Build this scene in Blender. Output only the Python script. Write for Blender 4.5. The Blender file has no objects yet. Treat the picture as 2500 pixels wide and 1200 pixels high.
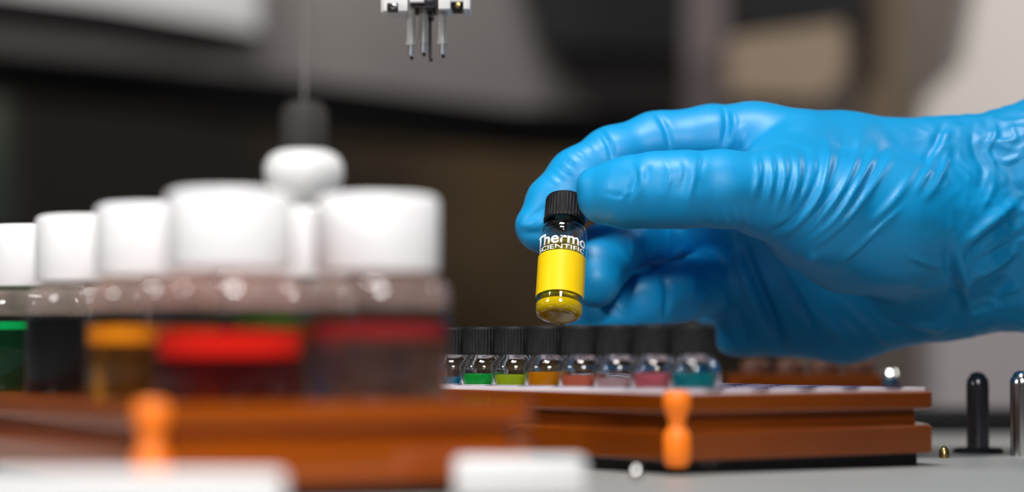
import bpy, bmesh, math, random
import numpy as np
from mathutils import Vector, Matrix, geometry, noise

random.seed(4)
S = bpy.context.scene
COL = S.collection
MM = 0.001
PI = math.pi

# ------------------------------------------------------------------ camera
CAMZ = 26.5                       # lens height above the deck, mm (deck top is z = 0)
PITCH = math.atan(255 / 6000)
cd = bpy.data.cameras.new('camera')
cam = bpy.data.objects.new('camera', cd)
COL.objects.link(cam)
cam.location = (0, 0, CAMZ * MM)
cam.rotation_euler = (PI / 2 + PITCH, 0, 0)
cd.sensor_width = 36
cd.lens = 86.4
cd.clip_start = 0.01
cd.clip_end = 30
cd.dof.use_dof = True
cd.dof.focus_distance = 0.598
cd.dof.aperture_fstop = 5.2
S.camera = cam

# ------------------------------------------------------------------ look
S.view_settings.view_transform = 'Standard'
S.view_settings.look = 'None'
S.view_settings.gamma = 1
S.view_settings.exposure = 0.0
S.view_settings.use_curve_mapping = False
S.cycles.use_denoising = True
S.cycles.max_bounces = 14
S.cycles.transparent_max_bounces = 40
S.cycles.transmission_bounces = 12
S.cycles.glossy_bounces = 6
S.cycles.sample_clamp_indirect = 6

# ------------------------------------------------------------------ world + lamps
W = bpy.data.worlds.new('world')
S.world = W
W.use_nodes = True
W.node_tree.nodes['Background'].inputs[0].default_value = (0.95, 0.93, 0.95, 1)
W.node_tree.nodes['Background'].inputs[1].default_value = 0.036


def lamp(name, loc, target, size, power, color=(1, 1, 1), size_y=None, spread=None):
    ld = bpy.data.lights.new(name, 'AREA')
    ld.size = size * MM
    ld.shape = 'DISK'
    if size_y:
        ld.shape = 'RECTANGLE'
        ld.size_y = size_y * MM
    ld.energy = power
    ld.color = color
    if spread:
        ld.spread = math.radians(spread)
    o = bpy.data.objects.new(name, ld)
    COL.objects.link(o)
    o.location = Vector(loc) * MM
    o.rotation_euler = (Vector(target) - Vector(loc)).to_track_quat('-Z', 'Y').to_euler()
    return o


lamp('key_lamp', (-60, 380, 780), (50, 590, 20), 240, 5.9, (1, 0.985, 0.96), 180)
lamp('front_lamp', (60, -20, 360), (-80, 470, 40), 160, 0.34, (1, 0.99, 0.98), spread=50)
lamp('left_lamp', (-520, 330, 300), (20, 600, 40), 110, 0.27, (1, 0.99, 0.98), spread=90)
lamp('arm_fill_lamp', (-240, 1240, 470), (-190, 1420, 240), 160, 0.95, (1, 0.97, 0.94))  # added unseen lamp, brightens the grey arm and makes its falloff
lamp('wall_fill_lamp', (-560, 1500, 420), (-480, 2100, 250), 120, 0.7, (1, 0.86, 0.68))  # unseen fill that warms the left of the back wall
lamp('right_fill_lamp', (800, 1000, 600), (520, 1500, 120), 300, 5.5, (1, 0.96, 0.93))  # unseen fill that lifts the cream and tan parts at the right


def P(x, y, d):
    """point in mm that the photograph shows at pixel x, y when it lies d mm along the view axis"""
    f = Vector((0, math.cos(PITCH), math.sin(PITCH)))
    u = Vector((0, -math.sin(PITCH), math.cos(PITCH)))
    return Vector((0, 0, CAMZ)) + d * f + Vector((d * (x - 1250) / 6000, 0, 0)) + u * (d * (600 - y) / 6000)


# ------------------------------------------------------------------ materials
def mat(name, color, rough=0.5, metal=0.0, trans=0.0, ior=1.45, coat=0.0, bump=None, spec=None, noise_col=None,
        sss=0.0, emit=None, emit_s=0.0, sheen=0.0):
    m = bpy.data.materials.new(name)
    m.use_nodes = True
    nt = m.node_tree
    b = nt.nodes['Principled BSDF']
    b.inputs['Base Color'].default_value = (*color, 1)
    b.inputs['Roughness'].default_value = rough
    b.inputs['Metallic'].default_value = metal
    b.inputs['Transmission Weight'].default_value = trans
    b.inputs['IOR'].default_value = ior
    b.inputs['Coat Weight'].default_value = coat
    if spec is not None:
        b.inputs['Specular IOR Level'].default_value = spec
    if sheen:
        b.inputs['Sheen Weight'].default_value = sheen
    if sss:
        b.inputs['Subsurface Weight'].default_value = sss
        b.inputs['Subsurface Scale'].default_value = 0.002
    if emit:
        b.inputs['Emission Color'].default_value = (*emit, 1)
        b.inputs['Emission Strength'].default_value = emit_s
    tc = nt.nodes.new('ShaderNodeTexCoord')
    if noise_col:
        c2, scale, lo, hi = noise_col
        n = nt.nodes.new('ShaderNodeTexNoise')
        n.inputs['Scale'].default_value = scale
        n.inputs['Detail'].default_value = 4
        r = nt.nodes.new('ShaderNodeValToRGB')
        r.color_ramp.elements[0].position = lo
        r.color_ramp.elements[1].position = hi
        r.color_ramp.elements[0].color = (*color, 1)
        r.color_ramp.elements[1].color = (*c2, 1)
        nt.links.new(tc.outputs['Object'], n.inputs['Vector'])
        nt.links.new(n.outputs['Fac'], r.inputs[0])
        nt.links.new(r.outputs[0], b.inputs['Base Color'])
    if bump:
        scale, strength, dist = bump
        n = nt.nodes.new('ShaderNodeTexNoise')
        n.inputs['Scale'].default_value = scale
        n.inputs['Detail'].default_value = 3
        bp = nt.nodes.new('ShaderNodeBump')
        bp.inputs['Strength'].default_value = strength
        bp.inputs['Distance'].default_value = dist
        nt.links.new(tc.outputs['Object'], n.inputs['Vector'])
        nt.links.new(n.outputs['Fac'], bp.inputs['Height'])
        nt.links.new(bp.outputs[0], b.inputs['Normal'])
    return m


def thin_glass(name, tint=(0.96, 0.98, 0.98), rough=0.02, ior=1.5, mul=1.0):
    """thin walled glass: fresnel mix of a clear pane and a mirror"""
    m = bpy.data.materials.new(name)
    m.use_nodes = True
    nt = m.node_tree
    nt.nodes.clear()
    out = nt.nodes.new('ShaderNodeOutputMaterial')
    mix = nt.nodes.new('ShaderNodeMixShader')
    tr = nt.nodes.new('ShaderNodeBsdfTransparent')
    gl = nt.nodes.new('ShaderNodeBsdfGlossy')
    lw = nt.nodes.new('ShaderNodeLayerWeight')
    lw.inputs['Blend'].default_value = 0.5
    pw = nt.nodes.new('ShaderNodeMath')
    pw.operation = 'POWER'
    pw.inputs[1].default_value = 4.5
    nt.links.new(lw.outputs['Facing'], pw.inputs[0])
    fr = nt.nodes.new('ShaderNodeMath')
    fr.operation = 'MULTIPLY_ADD'
    fr.inputs[1].default_value = 0.6
    fr.inputs[2].default_value = 0.055
    nt.links.new(pw.outputs[0], fr.inputs[0])
    tr.inputs[0].default_value = (*tint, 1)
    gl.inputs['Color'].default_value = (1, 1, 1, 1)
    gl.inputs['Roughness'].default_value = rough
    if mul != 1.0:
        ml = nt.nodes.new('ShaderNodeMath')
        ml.operation = 'MULTIPLY'
        ml.use_clamp = True
        ml.inputs[1].default_value = mul
        nt.links.new(fr.outputs[0], ml.inputs[0])
        nt.links.new(ml.outputs[0], mix.inputs[0])
    else:
        nt.links.new(fr.outputs[0], mix.inputs[0])
    nt.links.new(tr.outputs[0], mix.inputs[1])
    nt.links.new(gl.outputs[0], mix.inputs[2])
    nt.links.new(mix.outputs[0], out.inputs[0])
    return m


def reflection_glass(name, tint, amount):  # warm diffuse veil paints in light reflected from caps and rack
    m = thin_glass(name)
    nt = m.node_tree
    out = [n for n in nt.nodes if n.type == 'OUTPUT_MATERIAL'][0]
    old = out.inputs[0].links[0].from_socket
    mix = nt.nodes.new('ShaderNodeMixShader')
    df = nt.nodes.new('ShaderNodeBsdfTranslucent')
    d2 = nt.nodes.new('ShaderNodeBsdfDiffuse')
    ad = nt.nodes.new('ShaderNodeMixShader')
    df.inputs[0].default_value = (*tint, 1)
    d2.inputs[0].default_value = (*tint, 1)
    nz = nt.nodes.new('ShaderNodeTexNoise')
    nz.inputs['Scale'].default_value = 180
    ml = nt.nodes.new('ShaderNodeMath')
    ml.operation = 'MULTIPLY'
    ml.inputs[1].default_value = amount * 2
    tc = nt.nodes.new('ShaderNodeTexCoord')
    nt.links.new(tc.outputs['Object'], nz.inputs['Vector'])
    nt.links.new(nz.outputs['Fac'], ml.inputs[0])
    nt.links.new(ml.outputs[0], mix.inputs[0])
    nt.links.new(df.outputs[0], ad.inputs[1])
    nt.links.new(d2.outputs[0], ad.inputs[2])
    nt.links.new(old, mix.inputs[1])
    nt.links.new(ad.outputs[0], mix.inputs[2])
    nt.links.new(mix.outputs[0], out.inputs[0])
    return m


M = {
    'reflection_tinted': reflection_glass('reflection_glass', (0.85, 0.66, 0.60), 0.22),
    'glove': mat('blue_nitrile', (0.0, 0.30, 0.65), 0.45, bump=(900, 0.08, 0.0004), spec=0.55),
    'sleeve': mat('blue_sleeve', (0.0, 0.06, 0.25), 0.8),
    'black_plastic': mat('black_plastic', (0.006, 0.006, 0.007), 0.55, spec=0.25),
    'white_cap': mat('white_cap', (0.74, 0.74, 0.75), 0.45),
    'white_knob': mat('white_knob', (0.95, 0.95, 0.95), 0.3),
    'glass': thin_glass('vial_glass', mul=1.6),
    'clear_glass': mat('solid_glass', (1, 1, 1), 0.0, trans=1.0, ior=1.47),
    'yellow_liquid': mat('yellow_liquid', (1.0, 0.78, 0.01), 0.0, trans=0.86, ior=1.36),
    'yellow_refraction': mat('yellow_refraction', (1.0, 0.70, 0.0), 0.08, trans=0.3, ior=1.4),
    'frosted': mat('frosted_sleeve', (0.9, 0.9, 0.88), 0.2, trans=0.88, ior=1.3),
    'white_print': mat('white_print', (0.92, 0.92, 0.92), 0.6),
    'lit_liquid_yellow': mat('lit_liquid_yellow', (0.95, 0.62, 0.0), 0.35, coat=0.5),
    'black_print': mat('black_print', (0.01, 0.01, 0.01), 0.6),
    'rack': mat('orange_anodised', (0.28, 0.056, 0.001), 0.22, metal=0.3, coat=0.6, noise_col=((0.22, 0.042, 0.001), 30, 0.3, 0.7)),
    'rack_front': mat('front_orange_anodised', (0.42, 0.085, 0.002), 0.22, metal=0.3, coat=0.6, noise_col=((0.36, 0.066, 0.002), 30, 0.3, 0.7)),
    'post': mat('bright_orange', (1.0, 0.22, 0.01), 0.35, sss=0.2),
    'plate': mat('white_plate', (0.78, 0.76, 0.84), 0.35),
    'hole_ring': mat('dark_ring', (0.05, 0.04, 0.12), 0.4),
    'rubber': mat('black_rubber', (0.008, 0.008, 0.010), 0.6),
    'deck': mat('grey_deck', (0.31, 0.315, 0.31), 0.45, bump=(300, 0.05, 0.0003), noise_col=((0.27, 0.275, 0.27), 20, 0.3, 0.7)),
    'white_bar': mat('white_bar', (0.72, 0.71, 0.71), 0.5),
    'steel': mat('steel', (0.72, 0.72, 0.70), 0.18, metal=1.0),
    'dark_steel': mat('dark_steel', (0.10, 0.10, 0.11), 0.18, metal=0.8),
    'brass': mat('brass', (0.55, 0.38, 0.14), 0.3, metal=1.0),
    'white_metal': mat('white_metal', (0.85, 0.85, 0.85), 0.35),
    'grey_panel': mat('grey_panel', (0.26, 0.235, 0.225), 0.55, noise_col=((0.22, 0.20, 0.195), 6, 0.3, 0.7)),
    'light_panel': mat('light_panel', (0.60, 0.60, 0.60), 0.5),
    'black_panel': mat('black_panel', (0.004, 0.004, 0.005), 0.6),
    'dark_cabinet': mat('dark_cabinet', (0.010, 0.007, 0.005), 0.8, noise_col=((0.26, 0.16, 0.07), 2.2, 0.45, 0.8)),
    'dark_grey': mat('dark_grey', (0.035, 0.032, 0.031), 0.7),
    'tan': mat('tan_plastic', (0.36, 0.27, 0.19), 0.6),
    'taupe': mat('taupe_metal', (0.16, 0.13, 0.11), 0.6),
    'cream': mat('cream_panel', (0.78, 0.73, 0.68), 0.6),
    'mauve': mat('mauve_panel', (0.52, 0.47, 0.49), 0.6),
    'pillar': mat('mauve_pillar', (0.16, 0.13, 0.13), 0.5),
    'green_grey': mat('green_grey', (0.55, 0.66, 0.58), 0.6),
    'amber_cap': mat('amber_cap', (0.11, 0.045, 0.025), 0.4),
}


def liquid(name, col, trans=0.75, rough=0.03):
    return mat(name, col, rough, trans=trans, ior=1.35)


# ------------------------------------------------------------------ mesh helpers (all in mm)
def tag(o, label=None, cat=None, group=None, kind=None):
    if label: o['label'] = label
    if cat: o['category'] = cat
    if group: o['group'] = group
    if kind: o['kind'] = kind
    return o


def link(name, bm, m, parent=None, smooth=True, angle=40):
    me = bpy.data.meshes.new(name)
    bmesh.ops.recalc_face_normals(bm, faces=bm.faces[:])
    bm.to_mesh(me)
    bm.free()
    me.transform(Matrix.Scale(MM, 4))
    if m: me.materials.append(m)
    if smooth:
        me.shade_smooth()
        me.set_sharp_from_angle(angle=math.radians(angle))
    o = bpy.data.objects.new(name, me)
    COL.objects.link(o)
    if parent: o.parent = parent
    return o


def empty(name, loc, rz=0):
    o = bpy.data.objects.new(name, None)
    o.empty_display_size = 0.005
    COL.objects.link(o)
    o.location = Vector(loc) * MM
    o.rotation_euler = (0, 0, rz)
    return o


def copy_tree(o, parent=None):
    c = o.copy()
    COL.objects.link(c)
    c.parent = parent
    for ch in list(o.children):
        copy_tree(ch, c)
    return c


def lathe(bm, prof, n=48, c=(0, 0, 0), close=False, ridge=None):
    """prof: list of (r, z); ridge(i, r) -> r changes the radius of column i"""
    rings = []
    for (r, z) in prof:
        if r < 1e-6:
            rings.append([bm.verts.new((c[0], c[1], c[2] + z))])
        else:
            ring = []
            for i in range(n):
                a = 2 * PI * i / n
                rr = ridge(i, r, z) if ridge else r
                ring.append(bm.verts.new((c[0] + rr * math.cos(a), c[1] + rr * math.sin(a), c[2] + z)))
            rings.append(ring)
    pairs = list(zip(rings, rings[1:]))
    if close: pairs.append((rings[-1], rings[0]))
    for A, B in pairs:
        if len(A) == 1 and len(B) == 1: continue
        for i in range(n):
            j = (i + 1) % n
            if len(A) == 1: bm.faces.new((A[0], B[j], B[i]))
            elif len(B) == 1: bm.faces.new((A[i], A[j], B[0]))
            else: bm.faces.new((A[i], A[j], B[j], B[i]))
    return bm


def box(bm, lo, hi, bev=0.0, rot=None, segs=2):
    r = bmesh.ops.create_cube(bm, size=1)
    vs = r['verts']
    c = [(a + b) / 2 for a, b in zip(lo, hi)]
    s = [abs(b - a) for a, b in zip(lo, hi)]
    bmesh.ops.scale(bm, vec=s, verts=vs)
    if bev:
        es = list({e for v in vs for e in v.link_edges})
        rb = bmesh.ops.bevel(bm, geom=es, offset=bev, segments=segs, affect='EDGES', profile=0.5)
        vs = list({v for f in rb['faces'] for v in f.verts} | {v for v in vs if v.is_valid})
    if rot: bmesh.ops.rotate(bm, cent=(0, 0, 0), matrix=rot, verts=vs)
    bmesh.ops.translate(bm, vec=c, verts=vs)
    return vs


def prism(bm, pts, direction):
    """pts: planar polygon in mm, extruded along direction"""
    a = [bm.verts.new(p) for p in pts]
    b = [bm.verts.new(Vector(p) + Vector(direction)) for p in pts]
    bm.faces.new(a)
    bm.faces.new(b[::-1])
    n = len(a)
    for i in range(n):
        bm.faces.new((a[i], b[i], b[(i + 1) % n], a[(i + 1) % n]))
    return a + b


def one(name, fn, m, parent=None, **k):
    bm = bmesh.new()
    fn(bm)
    return link(name, bm, m, parent, **k)


# ------------------------------------------------------------------ the setting
def ground(bm):
    box(bm, (-420, 330, -12), (480, 790, 0), 0)


o = one('floor', ground, M['deck'], smooth=False)
tag(o, kind='structure')
o = one('wall_back', lambda bm: box(bm, (-900, 2100, -400), (1100, 2130, 900)), M['dark_cabinet'], smooth=False)
tag(o, kind='structure')

# ------------------------------------------------------------------ racks
TOP = 17.2


def rack(name, C, a, width, length, holes, hr, z0, z1, label, post=True, plate=None, m='rack'):
    """block with through holes; a = unit vector along its right face; holes in (u, v)"""
    ang = math.atan2(a[1], a[0])
    root = empty(name, (C[0], C[1], 0), ang)
    tag(root, label, 'vial rack', None)
    ch = 3.2
    def loop(ins):
        c = ch
        x0, x1, y0, y1 = ins, width - ins, ins, length - ins
        return [(x0 + c, y0), (x1 - c, y0), (x1, y0 + c), (x1, y1 - c), (x1 - c, y1), (x0 + c, y1), (x0, y1 - c), (x0, y0 + c)]
    H = z1 - z0
    levels = [(0, z0 + 0.4), (0.0, z0 + H * 0.42), (0.5, z0 + H * 0.46), (2.6, z0 + H * 0.50), (2.8, z0 + H * 0.68), (0.3, z0 + H * 0.72),
              (0, z0 + H * 0.75), (0, z1 - 0.35), (0.35, z1)]
    levels = [(0.4, z0)] + levels
    bm = bmesh.new()
    rings = [[bm.verts.new((x, y, z)) for (x, y) in loop(ins)] for ins, z in levels]
    for A, B in zip(rings, rings[1:]):
        for i in range(8):
            j = (i + 1) % 8
            bm.faces.new((A[i], A[j], B[j], B[i]))
    n = 28
    circ = [[(u + hr * math.cos(2 * PI * i / n), v + hr * math.sin(2 * PI * i / n)) for i in range(n)] for (u, v) in holes]
    def cap_face(z, outer):
        polys = [[Vector((v.co.x, v.co.y, 0)) for v in outer]] + [[Vector((x, y, 0)) for x, y in c] for c in circ]
        tris = geometry.tessellate_polygon(polys)
        vs = list(outer)
        rr = []
        for c in circ:
            r = [bm.verts.new((x, y, z)) for x, y in c]
            rr.append(r)
            vs += r
        for t in tris:
            try: bm.faces.new([vs[i] for i in t])
            except ValueError: pass
        return rr
    t = cap_face(z1, rings[-1])
    b = cap_face(z0, rings[0])
    for A, B in zip(t, b):
        for i in range(n):
            j = (i + 1) % n
            bm.faces.new((A[i], A[j], B[j], B[i]))
    link('rack_body', bm, M[m], root, angle=25)
    if plate:
        th, ins = plate
        bm = bmesh.new()
        x0, x1, y0, y1 = ins, width - ins, ins, length - ins
        outer = [(x0, y0), (x1, y0), (x1, y1), (x0, y1)]
        for zz in (z1 + 0.02, z1 + th):
            vs = [bm.verts.new((x, y, zz)) for x, y in outer]
            rr = [[bm.verts.new((x, y, zz)) for x, y in c] for c in circ]
            tris = geometry.tessellate_polygon([[Vector((x, y, 0)) for x, y in outer]] + [[Vector((x, y, 0)) for x, y in c] for c in circ])
            al = vs + [v for r in rr for v in r]
            for t_ in tris:
                try: bm.faces.new([al[i] for i in t_])
                except ValueError: pass
            if zz == z1 + 0.02: lowv, lowr = vs, rr
        for A, B in [(lowv, vs)] + list(zip(lowr, rr)):
            k = len(A)
            for i in range(k):
                j = (i + 1) % k
                bm.faces.new((A[i], A[j], B[j], B[i]))
        link('top_plate', bm, M['plate'], root, angle=25)
        bm = bmesh.new()
        for (u, v) in holes:
            lathe(bm, [(hr + 0.15, z1 + th - 0.1), (hr + 0.15, z1 + th + 0.12), (hr + 1.0, z1 + th + 0.12), (hr + 1.0, z1 + th - 0.1)], 28, (u, v, 0), close=True)
        link('hole_markings', bm, M['hole_ring'], root)
    bm = bmesh.new()
    box(bm, (4, 4, 0), (width - 4, length - 4, z0 + 0.0), 0)
    link('rubber_base', bm, M['rubber'], root)
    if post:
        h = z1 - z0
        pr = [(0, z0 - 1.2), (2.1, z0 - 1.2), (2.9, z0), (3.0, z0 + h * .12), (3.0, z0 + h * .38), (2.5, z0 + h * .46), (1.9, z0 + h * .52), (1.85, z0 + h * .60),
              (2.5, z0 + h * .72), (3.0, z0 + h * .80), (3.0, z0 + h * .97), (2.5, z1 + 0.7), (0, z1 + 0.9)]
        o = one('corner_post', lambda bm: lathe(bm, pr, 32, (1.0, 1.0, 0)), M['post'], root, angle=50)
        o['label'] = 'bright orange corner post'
    return root


Z0 = 3.0
a1 = Vector((0.9, 0.436)); b1 = Vector((-0.436, 0.9))
C1 = Vector((-62, 419))
front_holes = [(24, 27 + 46 * k) for k in range(4)] + [(53.5, 27 + 46 * k) for k in range(4)]
rack('vial_rack', C1, a1, 75, 192, front_holes, 14.5, Z0, TOP,
     'large orange vial rack at the front left holding the white capped vials', m='rack_front')

a2 = Vector((0.813, 0.582)); b2 = Vector((-0.582, 0.813))
C2 = Vector((34.8, 522))
small_holes = [(12.6 + 13.4 * i, 9.2 + 13.4 * k) for i in range(5) for k in range(9)]
rack('vial_rack', C2, a2, 79, 126, small_holes, 6.25, Z0, TOP,
     'orange vial rack with white hole plate holding the black capped vials', plate=(0.9, 2.6))

C3 = Vector((62, 700))
rack('vial_rack', C3, Vector((1, 0)), 46, 60, [(8 + 10.0 * i, 9) for i in range(4)], 4.6, Z0, 19.6,
     'small dark orange rack of amber capped vials behind the hand', post=False)


def at(C, a, b, u, v, z=0):
    p = C + a * u + b * v
    return (p.x, p.y, z)


# ------------------------------------------------------------------ large white capped vials
def liquid_mesh(r, z0, z1, n=48):
    return lambda bm: lathe(bm, [(0, z0), (r - 1, z0), (r, z0 + 1), (r, z1 - .3), (r - .3, z1 - .05), (r - 1.2, z1 - .25), (0, z1 - .3)], n)


BIG_BODY = [(0, 1.5), (9, 1.2), (11, .5), (12.6, .5), (13.6, 1.8), (13.7, 3), (13.7, 34.4)]
BIG_SHOULDER = [(13.7, 34.4), (13.7, 36.5), (13.3, 38.4), (12.2, 39.6), (10.4, 40.4), (9.8, 41.3), (9.8, 54)]


def big_vial(loc, label, fill, m_liq, m_top, th):
    root = empty('screw_cap_vial', loc)
    tag(root, label, 'vial', 'large vials with white screw caps in the front rack')
    def cap(bm):
        def rg(i, r, z): return r - (0.22 if (i % 2 and r > 11.5) else 0)
        lathe(bm, [(0, 55.7), (10.3, 55.7), (11.3, 55.3), (11.8, 54.4), (11.8, 42.0), (11.5, 41.3), (10.2, 41.3), (10.2, 54.2), (0, 54.2)], 120, ridge=rg)
    g = one('glass_body', lambda bm: lathe(bm, BIG_BODY, 64), M['glass'], root, angle=60)
    sh = one('shoulder', lambda bm: lathe(bm, BIG_SHOULDER, 64), M['reflection_tinted'], root, angle=60)
    sh['label'] = 'glass shoulder with painted reflected light'
    one('cap', cap, M['white_cap'], root, angle=50)
    if m_liq:
        one('liquid', liquid_mesh(13.4, 2.6, fill - th), m_liq, root, angle=50)
        one('liquid_surface', lambda bm: lathe(bm, [(0, fill - th + .02), (13.4, fill - th + .02), (13.4, fill), (13.0, fill - .25), (0, fill - .3)], 48), m_top, root, angle=50)
    return root


L_green = liquid('green_liquid', (0.0, 0.10, 0.025), 0.8)
L_black = liquid('black_liquid', (0.001, 0.001, 0.002), 0.0, 0.3)
L_amber = liquid('amber_liquid', (0.62, 0.26, 0.02), 0.93)
L_red = liquid('red_liquid', (0.55, 0.004, 0.002), 0.95)
L_olive = liquid('olive_liquid', (0.20, 0.30, 0.03), 0.85)
L_pink = liquid('pink_liquid', (0.86, 0.50, 0.45), 0.96)
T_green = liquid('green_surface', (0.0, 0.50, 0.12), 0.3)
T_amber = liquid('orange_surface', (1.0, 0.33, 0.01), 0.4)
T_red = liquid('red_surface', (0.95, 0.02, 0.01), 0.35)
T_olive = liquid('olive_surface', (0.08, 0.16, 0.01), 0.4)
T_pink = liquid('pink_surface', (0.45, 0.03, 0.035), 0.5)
bigs = [((24, 27), 'white capped vial of red liquid, largest of the front vials', 29.8, L_red, T_red, 4.5),
        ((24, 73), 'white capped vial of amber liquid between the red one and the black one', 31.5, L_amber, T_amber, 4.0),
        ((24, 119), 'white capped vial filled with black liquid', 33.2, L_black, L_black, 1),
        ((24, 165), 'white capped vial of dark green liquid at the left edge', 33.0, L_green, T_green, 1.8),
        ((53.5, 27), 'white capped vial of pale pink liquid standing nearest the black capped vials', 31.8, L_pink, T_pink, 3.2),
        ((53.5, 73), 'white capped vial of olive liquid half hidden behind the red one', 33.9, L_olive, T_olive, 3.5)]
for (u, v), lab, fill, ml, mt, th in bigs:
    big_vial(at(C1, a1, b1, u, v, 0.15), lab, fill, ml, mt, th)

# ------------------------------------------------------------------ small autosampler vials
R = 5.85
GLASS_OUT = [(0, 0.35), (3.2, 0.2), (4.6, 0.0), (5.3, 0.35), (5.75, 1.1), (R, 2.0), (R, 22.0), (5.65, 23.0), (5.0, 24.0), (4.05, 24.8), (3.75, 25.4),
             (3.7, 26.2), (4.2, 26.5), (4.2, 26.9), (3.75, 27.2), (3.75, 27.7), (4.2, 28.0), (4.2, 28.4), (3.75, 28.7), (3.75, 31.4)]
GLASS_IN = [(2.9, 31.4), (2.9, 25.2), (3.3, 24.3), (4.3, 23.3), (4.85, 22.2), (4.95, 21.5), (4.95, 2.3), (4.5, 1.4), (3.2, 1.15), (0, 1.5)]


def cap_mesh(bm):
    def rg(i, r, z): return r - (0.17 if (i % 4 in (0, 1) and r > 4.6 and 25.8 < z < 31.6) else 0)
    lathe(bm, [(0, 32.3), (3.9, 32.3), (4.55, 32.1), (4.85, 31.6), (4.95, 31.2), (5.0, 26.4), (5.15, 25.9), (5.05, 25.4), (4.45, 25.4), (4.4, 31.7), (0, 31.7)], 144, ridge=rg)


def small_glass(bm): lathe(bm, GLASS_OUT + GLASS_IN, 48)


def patch(bm, r, z0, z1, a0, a1, n=24, th=0.06):
    rows = []
    for (rr, z) in ((r, z0), (r, z1), (r + th, z1), (r + th, z0)):
        rows.append([bm.verts.new((rr * math.cos(a0 + (a1 - a0) * i / n), rr * math.sin(a0 + (a1 - a0) * i / n), z)) for i in range(n + 1)])
    for k in range(4):
        A, B = rows[k], rows[(k + 1) % 4]
        for i in range(n): bm.faces.new((A[i], A[i + 1], B[i + 1], B[i]))
    bm.faces.new([r_[0] for r_ in rows])
    bm.faces.new([r_[-1] for r_ in rows][::-1])


row = [('deep blue', (0.0, 0.25, 0.45), 1.0), ('blue', (0.0, 0.33, 0.60), 1.0), ('bright green', (0.0, 0.62, 0.08), 2.0), ('lime yellow', (0.62, 0.85, 0.02), 1.9),
       ('orange', (1.0, 0.36, 0.0), 2.6), ('coral', (0.95, 0.22, 0.12), 1.9), ('pale pink', (0.90, 0.55, 0.58), 1.4), ('pink', (0.92, 0.20, 0.25), 2.6),
       ('teal', (0.0, 0.34, 0.42), 2.8)]
beside = ['farthest of the black capped row', 'just left of the bright green one', 'in the black capped row',
          'in the black capped row under the held vial', 'in the black capped row below the held vial', 'in the middle of the black capped row',
          'in the row between coral and pink ones', 'in the row beside the teal one', 'nearest the rack corner with a black cap']
protos = {}
for k in range(9):
    idx = 8 - k
    nm, colr, h = row[idx]
    root = empty('autosampler_vial', at(C2, a2, b2, 12.6, 9.2 + 13.4 * k, 0.1), random.uniform(-.3, .3))
    tag(root, 'small clear vial of %s liquid %s' % (nm, beside[idx]), 'vial', 'small vials with black caps in the second rack')
    if not protos:
        protos['cap'] = one('cap', cap_mesh, M['black_plastic'], root, angle=30)
        protos['glass'] = one('glass_body', small_glass, M['clear_glass'], root, angle=60)
        protos['patch'] = one('white_label', lambda bm: patch(bm, R + .02, 11.0, 18.2, PI * 1.08, PI * 1.92), M['white_print'], root)
    else:
        for key in ('cap', 'glass', 'patch'):
            c = protos[key].copy()
            COL.objects.link(c)
            c.parent = root
    one('liquid', liquid_mesh(4.8, 1.6, 18.8 + h), liquid(nm.replace(' ', '_') + '_liquid', colr, 0.35), root, angle=50)

for i in range(4):
    root = empty('amber_vial', (C3.x + 8 + 10 * i, C3.y + 9, 0.1))
    tag(root, ['leftmost amber capped vial in the small rack behind the hand', 'second amber capped vial from the left behind the hand',
               'third amber capped vial from the left behind the hand', 'rightmost amber capped vial in the small rack behind the hand'][i], 'vial',
        'amber capped vials behind the hand')
    one('body', lambda bm: lathe(bm, [(0, 0), (4.3, 0), (4.4, .6), (4.4, 17), (3.4, 18.6), (0, 18.6)], 32), M['amber_cap'], root)
    one('cap', lambda bm: lathe(bm, [(0, 18.6), (4.3, 18.6), (4.4, 19), (4.4, 22.4), (3.9, 23.4), (2.4, 23.9), (0, 24.0)], 32), M['amber_cap'], root)

# ------------------------------------------------------------------ the held vial
bot = P(1364, 772, 594)
top = P(1381, 486, 608)
axis = (top - bot).normalized()
xdir = Vector((1, 0, 0)); xdir = (xdir - axis * xdir.dot(axis)).normalized()
ydir = axis.cross(xdir)
held = empty('held_vial', (0, 0, 0))
Rm = Matrix((xdir, ydir, axis)).transposed().to_4x4()
held.matrix_world = Matrix.Translation(bot * MM) @ Rm
tag(held, 'small vial of bright yellow liquid with black ridged cap pinched by the gloved hand', 'vial')
one('cap', cap_mesh, M['black_plastic'], held, angle=30)
one('glass_body', small_glass, M['glass'], held, angle=60)
one('liquid', lambda bm: lathe(bm, [(0, 4.4), (2.5, 4.2), (4.4, 3.9), (4.85, 4.2), (4.9, 4.8), (4.9, 19.0), (4.6, 18.8), (0, 18.7)], 48), M['yellow_liquid'], held, angle=60)
one('base_refraction', lambda bm: lathe(bm, [(0, 0.5), (2.2, 0.6), (3.2, 0.3), (4.7, 0.25), (5.4, 0.9), (5.72, 2.0), (5.75, 2.7), (5.2, 3.0), (3.4, 2.6), (2.4, 1.7), (1.4, 1.2), (0, 1.1)], 48), M['yellow_refraction'], held, angle=60)  # yellow solid stands in for light refracted by the base; gap above reads dark
# near-side yellow patch, standing in for lit liquid before a white back patch
pt = one('yellow_front_patch', lambda bm: patch(bm, R + .02, 4.5, 15.2, -PI * 0.97, -PI * 0.03, 40), M['lit_liquid_yellow'], held)
pt['label'] = 'bright yellow patch standing in for the lit liquid'


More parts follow.
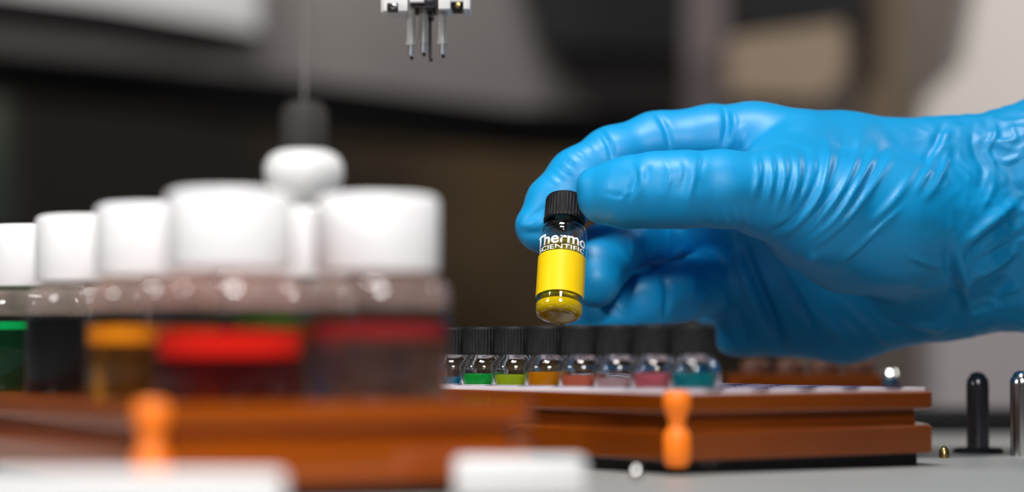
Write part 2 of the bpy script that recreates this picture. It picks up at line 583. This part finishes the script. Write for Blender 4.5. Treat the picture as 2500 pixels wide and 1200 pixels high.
def wrap_text(name, body, width, zc, height, m, off=0.0, r=R + 0.03, mid=-PI / 2, bold=0.0):
    cu = bpy.data.curves.new(name, 'FONT')
    cu.body = body
    cu.size = 1
    cu.align_x = 'CENTER'
    cu.offset = bold
    cu.resolution_u = 4
    tmp = bpy.data.objects.new('tmp', cu)
    COL.objects.link(tmp)
    bpy.context.view_layer.update()
    me0 = bpy.data.meshes.new_from_object(tmp.evaluated_get(bpy.context.evaluated_depsgraph_get()))
    bpy.data.objects.remove(tmp)
    bm = bmesh.new()
    bm.from_mesh(me0)
    bpy.data.meshes.remove(me0)
    xs = [v.co.x for v in bm.verts]; ys = [v.co.y for v in bm.verts]
    x0, x1, y0, y1 = min(xs), max(xs), min(ys), max(ys)
    bmesh.ops.triangulate(bm, faces=bm.faces[:])
    # cut so that the lettering can follow the curve of the glass
    for i in range(1, 40):
        x = x0 + (x1 - x0) * i / 40
        g = bm.verts[:] + bm.edges[:] + bm.faces[:]
        bmesh.ops.bisect_plane(bm, geom=g, plane_co=(x, 0, 0), plane_no=(1, 0, 0))
    for v in bm.verts:
        s = ((v.co.x - x0) / (x1 - x0) - .5) * width
        z = zc + ((v.co.y - y0) / (y1 - y0) - .5) * height
        a = mid + (s + off) / R
        v.co = (r * math.cos(a), r * math.sin(a), z)
    ex = bmesh.ops.extrude_face_region(bm, geom=bm.faces[:])
    for v in [g for g in ex['geom'] if isinstance(g, bmesh.types.BMVert)]:
        v.co.x *= (r + .06) / r
        v.co.y *= (r + .06) / r
    return link(name, bm, m, held, smooth=False)


o = wrap_text('lettering', 'Thermo', 15.2, 18.5, 3.0, M['white_print'], off=-0.7, bold=0.02)
o['label'] = 'large white printed word'
o = wrap_text('lettering', 'SCIENTIFIC', 13.6, 16.1, 1.25, M['white_print'], off=-0.45, bold=0.008)
o['label'] = 'small white printed word'

# ------------------------------------------------------------------ the gloved hand
V = 0.52
lo = np.array([-6.0, 570.0, 10.0]); hi = np.array([178.0, 705.0, 100.0])
N = np.ceil((hi - lo) / V).astype(int)
F = np.full(N, 20.0, np.float32)


def sub(pts, rs, pad):
    mn = np.min([np.array(p) - r for p, r in zip(pts, rs)], axis=0) - pad
    mx = np.max([np.array(p) + r for p, r in zip(pts, rs)], axis=0) + pad
    i0 = np.clip(np.floor((mn - lo) / V).astype(int), 0, N)
    i1 = np.clip(np.ceil((mx - lo) / V).astype(int), 0, N)
    sl = tuple(slice(a, b) for a, b in zip(i0, i1))
    g = [lo[k] + V * np.arange(i0[k], i1[k], dtype=np.float32) for k in range(3)]
    return sl, g


def smin(a, b, k):
    h = np.clip(0.5 + 0.5 * (b - a) / k, 0, 1)
    return b * (1 - h) + a * h - k * h * (1 - h)


def cone_sdf(g, A, B, ra, rb):
    A = np.array(A); B = np.array(B)
    X = g[0][:, None, None] - A[0]; Y = g[1][None, :, None] - A[1]; Z = g[2][None, None, :] - A[2]
    d = B - A
    t = np.clip((X * d[0] + Y * d[1] + Z * d[2]) / d.dot(d), 0, 1)
    q = np.sqrt((X - t * d[0]) ** 2 + (Y - t * d[1]) ** 2 + (Z - t * d[2]) ** 2)
    return q - (ra + (rb - ra) * t)


def chain(joints, k=2.0, pad=8):
    """joints (px, py, d, r); returns its own field over the whole grid box that holds it"""
    pts = [P(j[0], j[1], j[2]) for j in joints]
    rs = [j[3] for j in joints]
    sl, g = sub(pts, rs, pad)
    out = None
    for i in range(len(pts) - 1):
        s = cone_sdf(g, pts[i], pts[i + 1], rs[i], rs[i + 1]).astype(np.float32)
        out = s if out is None else smin(out, s, k)
    return sl, g, out, np.array(pts[0])


def add_chain(joints, k_in=2.0, k_root=6.0, k_far=0.7, root_r=14.0):
    sl, g, s, rt = chain(joints, k_in)
    X = g[0][:, None, None] - rt[0]; Y = g[1][None, :, None] - rt[1]; Z = g[2][None, None, :] - rt[2]
    kk = (k_far + (k_root - k_far) * np.exp(-(X * X + Y * Y + Z * Z) / root_r ** 2)).astype(np.float32)
    F[sl] = smin(F[sl], s, kk)


# palm: metacarpals and wrist blended softly
palm = [
    [(1840, 345, 626, 9.6), (2060, 395, 628, 12.0), (2300, 410, 630, 12.5), (2560, 400, 632, 16.5), (2950, 380, 640, 19)],
    [(1820, 480, 638, 10.5), (2060, 500, 638, 12), (2320, 520, 634, 15.5), (2560, 520, 632, 20), (2950, 500, 640, 22)],
    [(1800, 640, 650, 10), (2060, 640, 648, 12), (2320, 620, 640, 16), (2560, 600, 636, 19), (2950, 600, 640, 20)],
    [(1810, 775, 660, 10.0), (2060, 765, 655, 12.5), (2320, 690, 644, 13.5), (2560, 640, 636, 15), (2950, 660, 640, 17)],
]
for c in palm:
    add_chain(c, 4, 9, 9)
# thenar: thumb base swelling that reaches from the wrist to the thumb knuckle
add_chain([(2320, 560, 622, 15.5), (2150, 540, 612, 15.5), (2000, 510, 604, 13.5), (1880, 480, 598, 10.4)], 5, 8, 6)
add_chain([(2200, 620, 628, 12), (2060, 590, 620, 11.5), (1960, 560, 612, 9)], 5, 8, 6)
# web between thumb and index finger
add_chain([(1900, 420, 608, 9.0), (1960, 380, 618, 9.5), (2050, 400, 620, 10)], 4, 8, 6)
# thumb
add_chain([(1890, 470, 597, 10.2), (1760, 461, 592, 9.0), (1665, 462, 590, 9.0), (1600, 463, 591, 8.9), (1530, 472, 594, 8.2), (1478, 480, 597, 6.9)], 2.2, 7, 0.6)
add_chain([(1540, 436, 592, 5.2), (1450, 449, 596.5, 4.0)], 1, 1.5, 1.5)
# index finger
add_chain([(1860, 345, 624, 9.2), (1740, 345, 626, 8.9), (1600, 358, 626, 8.6), (1500, 388, 623, 8.3), (1420, 435, 620, 8.0), (1360, 500, 618, 7.6), (1324, 552, 616, 6.7)], 2.2, 6, 0.6)
# middle finger
add_chain([(1800, 500, 642, 9.6), (1680, 545, 654, 8.4), (1600, 566, 652, 8.0), (1530, 585, 641, 7.9), (1478, 622, 626, 7.8), (1455, 660, 618, 7.5), (1453, 684, 615, 6.6)], 2.2, 6, 0.6)
# ring finger
add_chain([(1790, 650, 652, 9.0), (1725, 690, 646, 8.0), (1650, 716, 637, 7.9), (1570, 745, 631, 7.7), (1500, 764, 628, 7.2), (1436, 776, 628, 6.3)], 1.6, 4, 0.3, 10.0)
# little finger
add_chain([(1810, 775, 662, 9.6), (1740, 725, 666, 8.0), (1650, 675, 666, 7.8), (1575, 680, 662, 7.2), (1530, 710, 656, 6.4)], 2.0, 6, 0.6)


def surface_nets(F, lo, V):
    s = F < 0
    n = F.shape
    c = [(i, j, k) for i in (0, 1) for j in (0, 1) for k in (0, 1)]
    def corner(A, o): return A[o[0]:n[0] - 1 + o[0], o[1]:n[1] - 1 + o[1], o[2]:n[2] - 1 + o[2]]
    cnt = sum(corner(s, o).astype(np.int8) for o in c)
    act = (cnt > 0) & (cnt < 8)
    idx = np.argwhere(act)
    vid = -np.ones(act.shape, np.int64)
    vid[act] = np.arange(len(idx))
    acc = np.zeros((len(idx), 3)); w = np.zeros(len(idx))
    vals = {o: F[idx[:, 0] + o[0], idx[:, 1] + o[1], idx[:, 2] + o[2]] for o in c}
    for o in c:
        for ax in range(3):
            if o[ax] == 0:
                o2 = list(o); o2[ax] = 1; o2 = tuple(o2)
                a, b = vals[o], vals[o2]
                m = (a < 0) != (b < 0)
                t = np.where(m, a / np.where(m, a - b, 1), 0)
                p = np.zeros((len(idx), 3)); p += o; p[:, ax] += t
                acc[m] += p[m]; w[m] += 1
    verts = lo + V * (idx + acc / w[:, None])
    quads = []
    for ax in range(3):
        sa = [slice(None)] * 3; sb = [slice(None)] * 3
        sa[ax] = slice(0, -1); sb[ax] = slice(1, None)
        A = s[tuple(sa)]; B = s[tuple(sb)]
        e = np.argwhere(A != B)
        u, v = (ax + 1) % 3, (ax + 2) % 3
        ok = (e[:, u] > 0) & (e[:, v] > 0) & (e[:, u] < n[u] - 1) & (e[:, v] < n[v] - 1)
        e = e[ok]
        flip = A[e[:, 0], e[:, 1], e[:, 2]]
        def cell(du, dv):
            q = e.copy(); q[:, u] += du; q[:, v] += dv
            return vid[q[:, 0], q[:, 1], q[:, 2]]
        q = np.stack([cell(-1, -1), cell(0, -1), cell(0, 0), cell(-1, 0)], 1)
        q[~flip] = q[~flip][:, ::-1]
        quads.append(q)
    return verts, np.concatenate(quads)


verts, quads = surface_nets(F, lo, V)
quads = quads[(quads >= 0).all(1)]


def laplace(verts, quads, it, lam=0.5):
    e = np.concatenate([quads[:, [0, 1]], quads[:, [1, 2]], quads[:, [2, 3]], quads[:, [3, 0]]])
    e = np.concatenate([e, e[:, ::-1]])
    deg = np.bincount(e[:, 0], minlength=len(verts)).astype(float)
    deg[deg == 0] = 1
    for _ in range(it):
        acc = np.stack([np.bincount(e[:, 0], weights=verts[e[:, 1], k], minlength=len(verts)) for k in range(3)], 1)
        verts = verts + lam * (acc / deg[:, None] - verts)
    return verts


def vnormals(verts, quads):
    a, b, c, d = (verts[quads[:, k]] for k in range(4))
    fn = np.cross(c - a, d - b)
    vn = np.stack([sum(np.bincount(quads[:, j], weights=fn[:, k], minlength=len(verts)) for j in range(4)) for k in range(3)], 1)
    return vn / (np.linalg.norm(vn, axis=1)[:, None] + 1e-9)


verts = laplace(verts, quads, 3)
nrm = vnormals(verts, quads)
f_ = np.array([0, math.cos(PITCH), math.sin(PITCH)]); u_ = np.array([0, -math.sin(PITCH), math.cos(PITCH)])
rel = verts - np.array([0, 0, CAMZ])
dep = rel @ f_
px = 1250 + 6000 * rel[:, 0] / dep
py = 600 - 6000 * (rel @ u_) / dep
face = np.clip(-(nrm @ f_) * 1.6 + 0.25, 0, 1)      # creases lie on the side of the hand that is turned to the lens; the rest gets soft noise

# stretched folds of the glove: polyline, height mm, half width mm, depth range
FOLDS = []
def fold(pts, amp, w, d0=0, d1=9999): FOLDS.append((pts, amp, w, d0, d1))

# thumb: knuckle crinkles
fold([(1545, 395), (1550, 430), (1540, 470), (1530, 500)], -0.35, 0.8, 0, 606)
fold([(1560, 400), (1568, 440), (1560, 490)], 0.40, 0.7, 0, 606)
fold([(1585, 400), (1580, 440)], -0.25, 0.8, 0, 606)
fold([(1620, 385), (1635, 430), (1615, 490)], 0.30, 0.9, 0, 606)
fold([(1660, 378), (1675, 420), (1655, 480)], -0.25, 0.9, 0, 606)
fold([(1705, 375), (1695, 430), (1680, 500), (1690, 545)], 0.30, 0.9, 0, 606)
fold([(1690, 375), (1715, 380), (1705, 430)], -0.3, 0.8, 0, 606)
fold([(1470, 470), (1530, 480), (1545, 470)], -0.15, 0.6, 0, 606)
fold([(1505, 500), (1545, 460)], 0.25, 0.6, 0, 606)
for x in (1745, 1775, 1800, 1825):
    fold([(x, 500), (x - 6, 530), (x + 4, 556)], 0.22, 0.7, 0, 608)
# fan of folds over the thumb root
fan = [
    ([(1845, 370), (1850, 430), (1835, 500)], .55, 1.0), ([(1878, 368), (1885, 430), (1868, 520)], .55, 1.0),
    ([(1908, 365), (1915, 430), (1893, 525)], .6, 1.0), ([(1940, 362), (1948, 430), (1915, 535)], .65, 1.1),
    ([(1975, 350), (1985, 420), (1950, 510), (1880, 560)], .7, 1.1),
    ([(2015, 330), (2022, 400), (1985, 500), (1900, 580)], .95, 1.4),
    ([(2105, 335), (2075, 420), (2020, 510), (1950, 585)], .85, 1.2), ([(2145, 350), (2105, 430), (2040, 530), (1960, 600)], .85, 1.1),
    ([(2060, 335), (2045, 400), (2010, 470)], -.5, 1.3),
    ([(2190, 360), (2140, 440), (2060, 540), (1970, 615)], .7, 1.1), ([(2210, 500), (2130, 570), (2040, 650)], .55, .9),
    ([(2240, 400), (2190, 480), (2110, 560)], .45, 1.2), ([(2280, 330), (2270, 400), (2230, 480)], .6, 1.2),
    ([(2320, 340), (2300, 420), (2250, 500)], .6, 1.3), ([(2000, 620), (1960, 640)], .4, 1.0),
    ([(2090, 370), (2060, 440), (1990, 530)], -.45, .9), ([(2170, 350), (2125, 430), (2050, 530)], -.45, .9),
    ([(1860, 370), (1866, 440), (1850, 510)], -.35, .8), ([(1893, 370), (1900, 440), (1880, 525)], -.35, .8),
    ([(1925, 365), (1932, 430), (1905, 530)], -.4, .8), ([(1958, 360), (1966, 430), (1930, 525)], -.4, .8),
]
for p, a_, w_ in fan: fold(p, a_ * (0.8 if p[0][0] < 1990 or a_ < 0 else 1.25), w_, 0, 640)
# crease under the thumb root
fold([(1860, 570), (1900, 560), (1940, 530), (1975, 470), (1990, 400)], -0.7, 1.2, 0, 640)
# wrist crease and cuff folds
fold([(2310, 290), (2270, 380), (2255, 440)], -.7, 1.2, 0, 700)
fold([(2325, 290), (2290, 380), (2270, 450)], .5, 1.4, 0, 700)
fold([(2500, 480), (2420, 540), (2340, 610)], 1.3, 1.6, 0, 700)
fold([(2500, 520), (2420, 575), (2350, 640)], -.7, 1.4, 0, 700)
fold([(2500, 600), (2430, 640), (2350, 690)], 1.2, 1.4, 0, 700)
fold([(2500, 560), (2440, 610), (2370, 650)], -.5, 1.2, 0, 700)
fold([(2500, 690), (2440, 720)], .9, 1.3, 0, 700)
fold([(2330, 560), (2350, 680), (2380, 800)], 1.2, 2.2, 0, 720)
fold([(2315, 580), (2330, 690), (2360, 800)], -1.2, 1.8, 0, 720)
fold([(2380, 290), (2375, 360), (2400, 420), (2385, 480)], -.5, 1.0, 0, 700)
fold([(2420, 280), (2430, 330), (2410, 370), (2440, 420)], .5, .9, 0, 700)
fold([(2460, 290), (2480, 340), (2440, 350), (2500, 370)], .45, .9, 0, 700)
fold([(2440, 400), (2500, 380)], .45, .9, 0, 700)
fold([(2430, 420), (2420, 470), (2390, 520)], .4, .9, 0, 700)
# palm folds
fold([(2130, 730), (2200, 775), (2320, 810)], 1.0, 1.3, 0, 720)
fold([(2120, 750), (2190, 795), (2300, 830)], -.7, 1.2, 0, 720)
fold([(2040, 720), (2110, 790), (2190, 850)], .9, 1.2, 0, 720)
fold([(2030, 740), (2090, 800), (2160, 860)], -.6, 1.2, 0, 720)
fold([(1960, 730), (2030, 800), (2090, 860)], .6, 1.2, 0, 720)
fold([(2190, 690), (2250, 700), (2300, 690)], .7, 1.2, 0, 720)
fold([(2220, 730), (2270, 710)], .5, .8, 0, 720)
fold([(2210, 620), (2260, 640), (2310, 660)], .5, 1.0, 0, 720)
fold([(1800, 560), (1850, 700), (1930, 885)], -1.9, 1.7, 0, 720)
fold([(1780, 560), (1825, 700), (1885, 870)], 1.0, 2.0, 0, 720)
fold([(1880, 610), (1950, 740), (2020, 850)], -1.3, 1.5, 0, 720)
fold([(1750, 600), (1790, 720), (1830, 860)], -.5, 1.5, 0, 720)
# index finger creases
fold([(1760, 250), (1775, 290), (1765, 365)], -.7, 1.0, 608, 999)
fold([(1785, 260), (1795, 310), (1785, 365)], .45, 1.0, 608, 999)
fold([(1810, 300), (1808, 360)], .4, .8, 608, 999)
fold([(1590, 262), (1625, 310), (1640, 380)], -.6, .9, 608, 999)
fold([(1450, 300), (1485, 350), (1498, 400)], -.6, .9, 608, 999)
for (x, y) in ((1395, 385), (1410, 370), (1430, 355), (1380, 405), (1365, 420), (1350, 435)):
    fold([(x - 15, y - 10), (x + 25, y + 22)], .2, .6, 608, 999)
fold([(1262, 560), (1300, 570), (1345, 560)], -.6, 1.1, 604, 999)
fold([(1270, 545), (1310, 520), (1340, 500)], -.35, .9, 604, 999)
# middle finger
fold([(1520, 560), (1540, 590), (1542, 640)], .4, 1.0, 620, 999)
fold([(1560, 560), (1575, 600)], .35, .9, 620, 999)
fold([(1640, 560), (1652, 600), (1635, 640)], -.9, 1.0, 620, 999)
fold([(1455, 660), (1460, 700)], .3, .9, 610, 999)
fold([(1490, 660), (1485, 710)], -.4, .8, 610, 999)
fold([(1612, 660), (1632, 720), (1625, 790)], -.9, 1.1, 600, 999)
fold([(1700, 640), (1712, 690), (1705, 740)], -.7, 1.1, 600, 999)
fold([(1490, 735), (1520, 780)], -.3, 1.0, 610, 999)


def seg_dist(px, py, pts):
    best = np.full(len(px), 1e9); along = np.zeros(len(px))
    L = [math.dist(a, b) for a, b in zip(pts, pts[1:])]
    tot = sum(L); run = 0
    for (a, b), l in zip(zip(pts, pts[1:]), L):
        dx, dy = b[0] - a[0], b[1] - a[1]
        t = np.clip(((px - a[0]) * dx + (py - a[1]) * dy) / (l * l), 0, 1)
        d = np.hypot(px - a[0] - t * dx, py - a[1] - t * dy)
        m = d < best
        best[m] = d[m]; along[m] = ((run + t * l) / tot)[m]
        run += l
    return best, along


def smooth_poly(pts, n=4):
    """Catmull-Rom"""
    P_ = [pts[0]] + list(pts) + [pts[-1]]
    out = []
    for i in range(1, len(P_) - 2):
        for k in range(n):
            t = k / n
            p0, p1, p2, p3 = (np.array(P_[i + j], float) for j in (-1, 0, 1, 2))
            out.append(tuple(.5 * ((2 * p1) + (-p0 + p2) * t + (2 * p0 - 5 * p1 + 4 * p2 - p3) * t * t + (-p0 + 3 * p1 - 3 * p2 + p3) * t ** 3)))
    out.append(tuple(pts[-1]))
    return out


disp = np.zeros(len(verts))
for pts, amp, w, d0, d1 in FOLDS:
    pts = smooth_poly(pts)
    w *= 0.85
    xs = [p[0] for p in pts]; ys = [p[1] for p in pts]
    m = (px > min(xs) - 60) & (px < max(xs) + 60) & (py > min(ys) - 60) & (py < max(ys) + 60) & (dep > d0) & (dep < d1)
    ii = np.nonzero(m)[0]
    if not len(ii): continue
    d, t = seg_dist(px[ii], py[ii], pts)
    taper = np.clip(np.sin(np.clip(t, 0.02, 0.98) * PI), 0, 1) ** 1.1
    disp[ii] += 1.35 * amp * taper * np.exp(-(d / 10 / w) ** 2) * face[ii]
# soft random wrinkles, stronger at the cuff
cuff = np.clip((verts[:, 0] - 95) / 25, 0, 1)
for i in range(len(verts)):
    v = verts[i]
    k = cuff[i]
    n1 = noise.noise(Vector((v[0] * .07, v[1] * .10, v[2] * .16)))
    disp[i] += n1 * 0.35
    if k > 0:
        n2 = noise.noise(Vector((v[0] * .22 + 5, v[1] * .16, v[2] * .26)))
        disp[i] += k * (0.38 * (0.4 - abs(n2) * 2) + 0.3 * n1)
verts = verts + nrm * disp[:, None]
verts = laplace(verts, quads, 1, 0.35)

hand = empty('person', tuple(P(2300, 560, 635)))
tag(hand, "person's right hand in a blue nitrile glove pinching the yellow vial", 'person')
me = bpy.data.meshes.new('glove')
org = np.array(P(2300, 560, 635))
me.vertices.add(len(verts)); me.vertices.foreach_set('co', ((verts - org) * MM).ravel())
me.loops.add(quads.size); me.loops.foreach_set('vertex_index', quads.ravel().astype(np.int32))
me.polygons.add(len(quads)); me.polygons.foreach_set('loop_start', np.arange(0, quads.size, 4, dtype=np.int32))
me.update(calc_edges=True)
me.validate()
me.shade_smooth()
me.materials.append(M['glove'])
glove = bpy.data.objects.new('glove', me)
COL.objects.link(glove)
glove.parent = hand


def sleeve(bm):
    cc = P(2640, 480, 640) - Vector(org)
    n = 48
    rings = []
    for k, (dx, sy, sz) in enumerate([(-9, 29, 33), (-10.5, 30, 34.5), (-10, 31, 35.5), (0, 31, 36), (14, 31.5, 35), (30, 32, 37), (75, 34, 39), (75, 32, 37), (-5, 28.5, 32)]):
        ring = []
        for i in range(n):
            a = 2 * PI * i / n
            w = 1 + .015 * math.sin(5 * a + k) + .01 * math.sin(9 * a)
            ring.append(bm.verts.new((cc.x + dx, cc.y + sy * w * math.cos(a), cc.z + sz * w * math.sin(a))))
        rings.append(ring)
    for A, B in zip(rings, rings[1:] + rings[:1]):
        for i in range(n): bm.faces.new((A[i], A[(i + 1) % n], B[(i + 1) % n], B[i]))


one('sleeve', sleeve, M['sleeve'], hand)

# ------------------------------------------------------------------ needle head hanging over the racks
hp = P(1040, 20, 622)
head = empty('needle_head', tuple(hp))
tag(head, 'metal needle head with four pins hanging at the top of the photo', 'needle head')
def HP(x, y, d=622): return P(x, y, d) - hp
def bar(bm, x0, y0, x1, y1, d0, d1, bev=.25):
    A = HP(x0, y1, d0); B = HP(x1, y0, d1)
    box(bm, (A.x, A.y, A.z), (B.x, B.y, B.z), bev)


one('left_jaw', lambda bm: (bar(bm, 935, -40, 1000, 27, 618, 630), bar(bm, 930, -20, 942, 30, 622, 628)), M['white_metal'], head)
one('right_jaw', lambda bm: (bar(bm, 1070, -40, 1103, 22, 616, 630), bar(bm, 1131, -40, 1150, 22, 616, 630), bar(bm, 1100, -40, 1134, 4, 618, 630)), M['white_metal'], head)
one('slot_block', lambda bm: bar(bm, 1103, 3, 1131, 22, 620, 629), M['rubber'], head)
one('center_block', lambda bm: (bar(bm, 1003, 6, 1068, 17, 618, 634), bar(bm, 1035, -40, 1060, 40, 624, 634), bar(bm, 1000, -60, 1070, 7, 626, 640)), M['dark_steel'], head)
one('crossbar', lambda bm: bar(bm, 1000, -30, 1038, 5, 616, 624), M['white_metal'], head)
def screw(bm, x, y, d, r):
    c = HP(x, y, d)
    vs = []
    n0 = len(bm.verts)
    lathe(bm, [(0, 0), (r, 0), (r, .8), (r * .7, 1.2), (0, 1.3)], 24)
    bm.verts.ensure_lookup_table()
    vs = bm.verts[n0:]
    bmesh.ops.rotate(bm, cent=(0, 0, 0), matrix=Matrix.Rotation(PI / 2, 3, 'X'), verts=vs)
    bmesh.ops.translate(bm, vec=c, verts=vs)
one('screw_recess', lambda bm: bar(bm, 945, 10, 973, 28, 616.5, 619), M['dark_steel'], head)
one('screw', lambda bm: screw(bm, 960, 15, 616.2, .85), M['steel'], head)
one('screw', lambda bm: screw(bm, 1118, 13, 619.6, .8), M['brass'], head)
for (x, y0, y1, y2, d, thin) in ((1003, 26, 110, 139, 620, 0), (1033, 38, 106, 131, 622, 0), (1080, 24, 108, 135, 620, 0), (1050, 30, 60, 145, 626, 1)):
    t = HP(x, y0, d)
    h1 = (y1 - y0) / 9.65; h2 = (y2 - y0) / 9.65
    if thin:
        pin = one('pin', lambda bm: lathe(bm, [(0, 3), (.42, 3), (.42, -h2 + .4), (.2, -h2), (0, -h2)], 20, tuple(t)), M['dark_steel'], head)
    else:
        pin = one('pin', lambda bm: lathe(bm, [(0, 3), (.62, 3), (.62, -h2 + .5), (.35, -h2 + .1), (0, -h2)], 24, tuple(t)), M['steel'], head)
        one('sleeve', lambda bm: lathe(bm, [(1.15, 2), (1.2, -h1 + 1.2), (1.45, -h1 + .1), (1.45, -h1), (1.25, -h1), (1.05, -h1 + 1.2), (1.0, 2)], 28, tuple(t), close=True), M['frosted'], pin)
    one('tip', lambda bm: lathe(bm, [(0, -h2 - .75), (.35, -h2 - .6), (.5, -h2 - .2), (.3, -h2 + .15), (0, -h2 + .2)], 20, (t.x + .25, t.y, t.z)), M['black_plastic'], pin)
one('shaft', lambda bm: box(bm, (-6, 4, 4), (6, 14, 260), .6), M['grey_panel'], head)

# ------------------------------------------------------------------ white knobbed spindle behind the front vials
kp = P(742, 428, 745)
sp = empty('spindle', tuple(kp))
tag(sp, 'grey hanging spindle with a bright white knob behind the front vials', 'spindle')
one('knob', lambda bm: lathe(bm, [(0, -10.8), (2.5, -10.5), (5.5, -9.2), (8.8, -7.2), (11.2, -4), (12.2, 0), (12.0, 3.2), (10.4, 6), (7.5, 7.5), (4, 8.3), (0, 8.4)], 48), M['white_knob'], sp, angle=60)
one('collar', lambda bm: lathe(bm, [(0, 8.3), (7.2, 8.3), (7.4, 9), (7.2, 19), (5.5, 22), (1.6, 23), (0, 23)], 40), M['dark_grey'], sp)
one('shaft', lambda bm: lathe(bm, [(0, 23), (0.45, 23), (0.45, 160), (0, 160)], 16), M['grey_panel'], sp)

# ------------------------------------------------------------------ white bars on the tray in front
def tray_bar(name, x0, x1, y, z0, z1, th, label, rot=0.0):
    r = empty(name, ((x0 + x1) / 2, y, 0), rot)
    tag(r, label, 'tray bar', None)
    w = (x1 - x0) / 2
    one('rail', lambda bm: box(bm, (-w, -th / 2, z0), (w, th / 2, z1), 1.2, segs=3), M['white_bar'], r)
    for sx in (-1, 1):
        one('foot', lambda bm: box(bm, (sx * (w - 4) - 2, -th / 2 + .6, 0), (sx * (w - 4) + 2, th / 2 - .6, z0 + .1), .2), M['deck'], r)
    return r
tray_bar('tray_bar', -84, -36.0, 391, 0.6, 7.3, 5, 'long white tray bar in the bottom left corner, closest to the lens', -0.02)
tray_bar('tray_bar', -10.2, 12.8, 432, 0.6, 7.9, 5, 'short white tray bar before the right corner of the large rack', 0.10)

# ------------------------------------------------------------------ pins on the deck
def pin(x, y, h, r, m, label, flange=True, tip=2.2):
    t = empty('locating_pin', (x, y, 0))
    tag(t, label, 'locating pin', 'locating pins on the grey deck')
    one('shank', lambda bm: lathe(bm, [(0, 0), (r, 0), (r, h - tip - 1.5), (r * .96, h - tip), (r * .62, h - .6), (r * .3, h - .1), (0, h)], 36), m, t, angle=50)
    if flange:
        one('flange', lambda bm: lathe(bm, [(r + .05, 0), (r * 2.2, 0), (r * 2.25, .8), (r * 2.0, 1.3), (r + .05, 1.4)], 40, close=True), M['rubber'], t)
    return t
def ground_at(xpx, d): return d * (xpx - 1250) / 6000
pin(ground_at(2385, 640), 640, 21.0, 2.9, M['dark_steel'], 'dark polished locating pin with black collar right of the orange rack')
pin(ground_at(2492, 622), 622, 21.5, 2.9, M['steel'], 'bright steel locating pin at the right edge of the photo', False)
pin(ground_at(2172, 690), 690, 21.6, 2.9, M['steel'], 'steel locating pin whose tip shows behind the orange rack', False, tip=4)
pin(ground_at(1552, 500), 500, 3.4, 1.0, M['steel'], 'short steel stud before the left side of the second rack', False, tip=1)
pin(ground_at(2302, 610), 610, 3.0, 1.3, M['brass'], 'short brass stud at the right corner of the second rack', False, tip=1)
o = one('floor_mat', lambda bm: box(bm, (-30, 505, 0.02), (112, 640, 0.5)), M['rubber'])
bpy.data.objects.remove(o)

# ------------------------------------------------------------------ things behind
def poly_thing(name, pts, d, depth, m, label, cat, bev=0):
    q = [P(x, y, d) for x, y in pts]
    c = sum(q, Vector()) / len(q)
    o = one(name, lambda bm: prism(bm, [(p - c).to_tuple() for p in q], (0, depth, 0)), m, smooth=False)
    o.location = c * MM
    tag(o, label, cat)
    return o

o = one('deck_rail', lambda bm: box(bm, (60, 790, 0), (420, 830, 7.5), 1), M['black_panel'])
tag(o, 'low black rail behind the locating pins', 'rail')
poly_thing('instrument_arm', [(-700, -500), (2050, -260), (2050, 120), (1680, 265), (1250, 262), (700, 190), (300, 150), (-700, 60)], 1420, 120, M['grey_panel'],
           'big grey instrument arm slanting across the upper background', 'instrument arm')
poly_thing('arm_cover', [(-300, -400), (640, -400), (625, 75), (250, 10), (-300, -60)], 1390, 28, M['light_panel'], 'pale cover plate on the grey arm at the upper left', 'cover plate')
poly_thing('guide_beam', [(-700, 60), (300, 150), (700, 200), (1250, 275), (1700, 285), (1700, 350), (1250, 330), (700, 275), (300, 215), (-700, 130)], 1440, 140, M['black_panel'],
           'black guide beam under the grey instrument arm', 'beam')
poly_thing('side_post', [(-260, 180), (12, 180), (12, 560), (-260, 560)], 1600, 60, M['green_grey'], 'grey green post at the left edge of the background', 'post')
poly_thing('motor_housing', [(1200, -300), (2120, -300), (2120, 55), (1800, 75), (1640, 125), (1320, 110)], 1370, 45, M['black_panel'], 'black motor housing at the top right of the background', 'housing')
poly_thing('guide_pillar', [(1675, -300), (1775, -300), (1775, 420), (1675, 420)], 1340, 20, M['pillar'], 'mauve guide pillar behind the index finger', 'pillar')
poly_thing('sample_box', [(1785, 90), (2060, 55), (2060, 190), (1990, 240), (1785, 230)], 1310, 50, M['tan'], 'tan box behind the hand at the upper right', 'box')
poly_thing('support_column', [(2105, -200), (2215, -200), (2215, 600), (2105, 600)], 1420, 40, M['tan'], 'taupe support column between the tan box and the cream panel', 'column')
poly_thing('backing_cabinet', [(1790, -50), (2420, -300), (2420, 0), (2240, 520), (1790, 520)], 1620, 40, M['taupe'], 'brown cabinet far behind the tan box', 'cabinet')
poly_thing('machine_cover', [(2440, -300), (3200, -300), (3200, 620), (2190, 620), (2260, 250), (2350, 160)], 1350, 60, M['cream'], 'cream machine cover at the upper right corner', 'cover')
poly_thing('lower_panel', [(2285, 640), (3300, 640), (3300, 1040), (2285, 1040)], 1150, 60, M['mauve'], 'pale mauve lower panel behind the locating pins', 'panel')
poly_thing('base_housing', [(1950, 600), (2275, 600), (2275, 1040), (1950, 1040)], 1200, 60, M['taupe'], 'taupe base housing beneath the wrist in the background', 'housing')
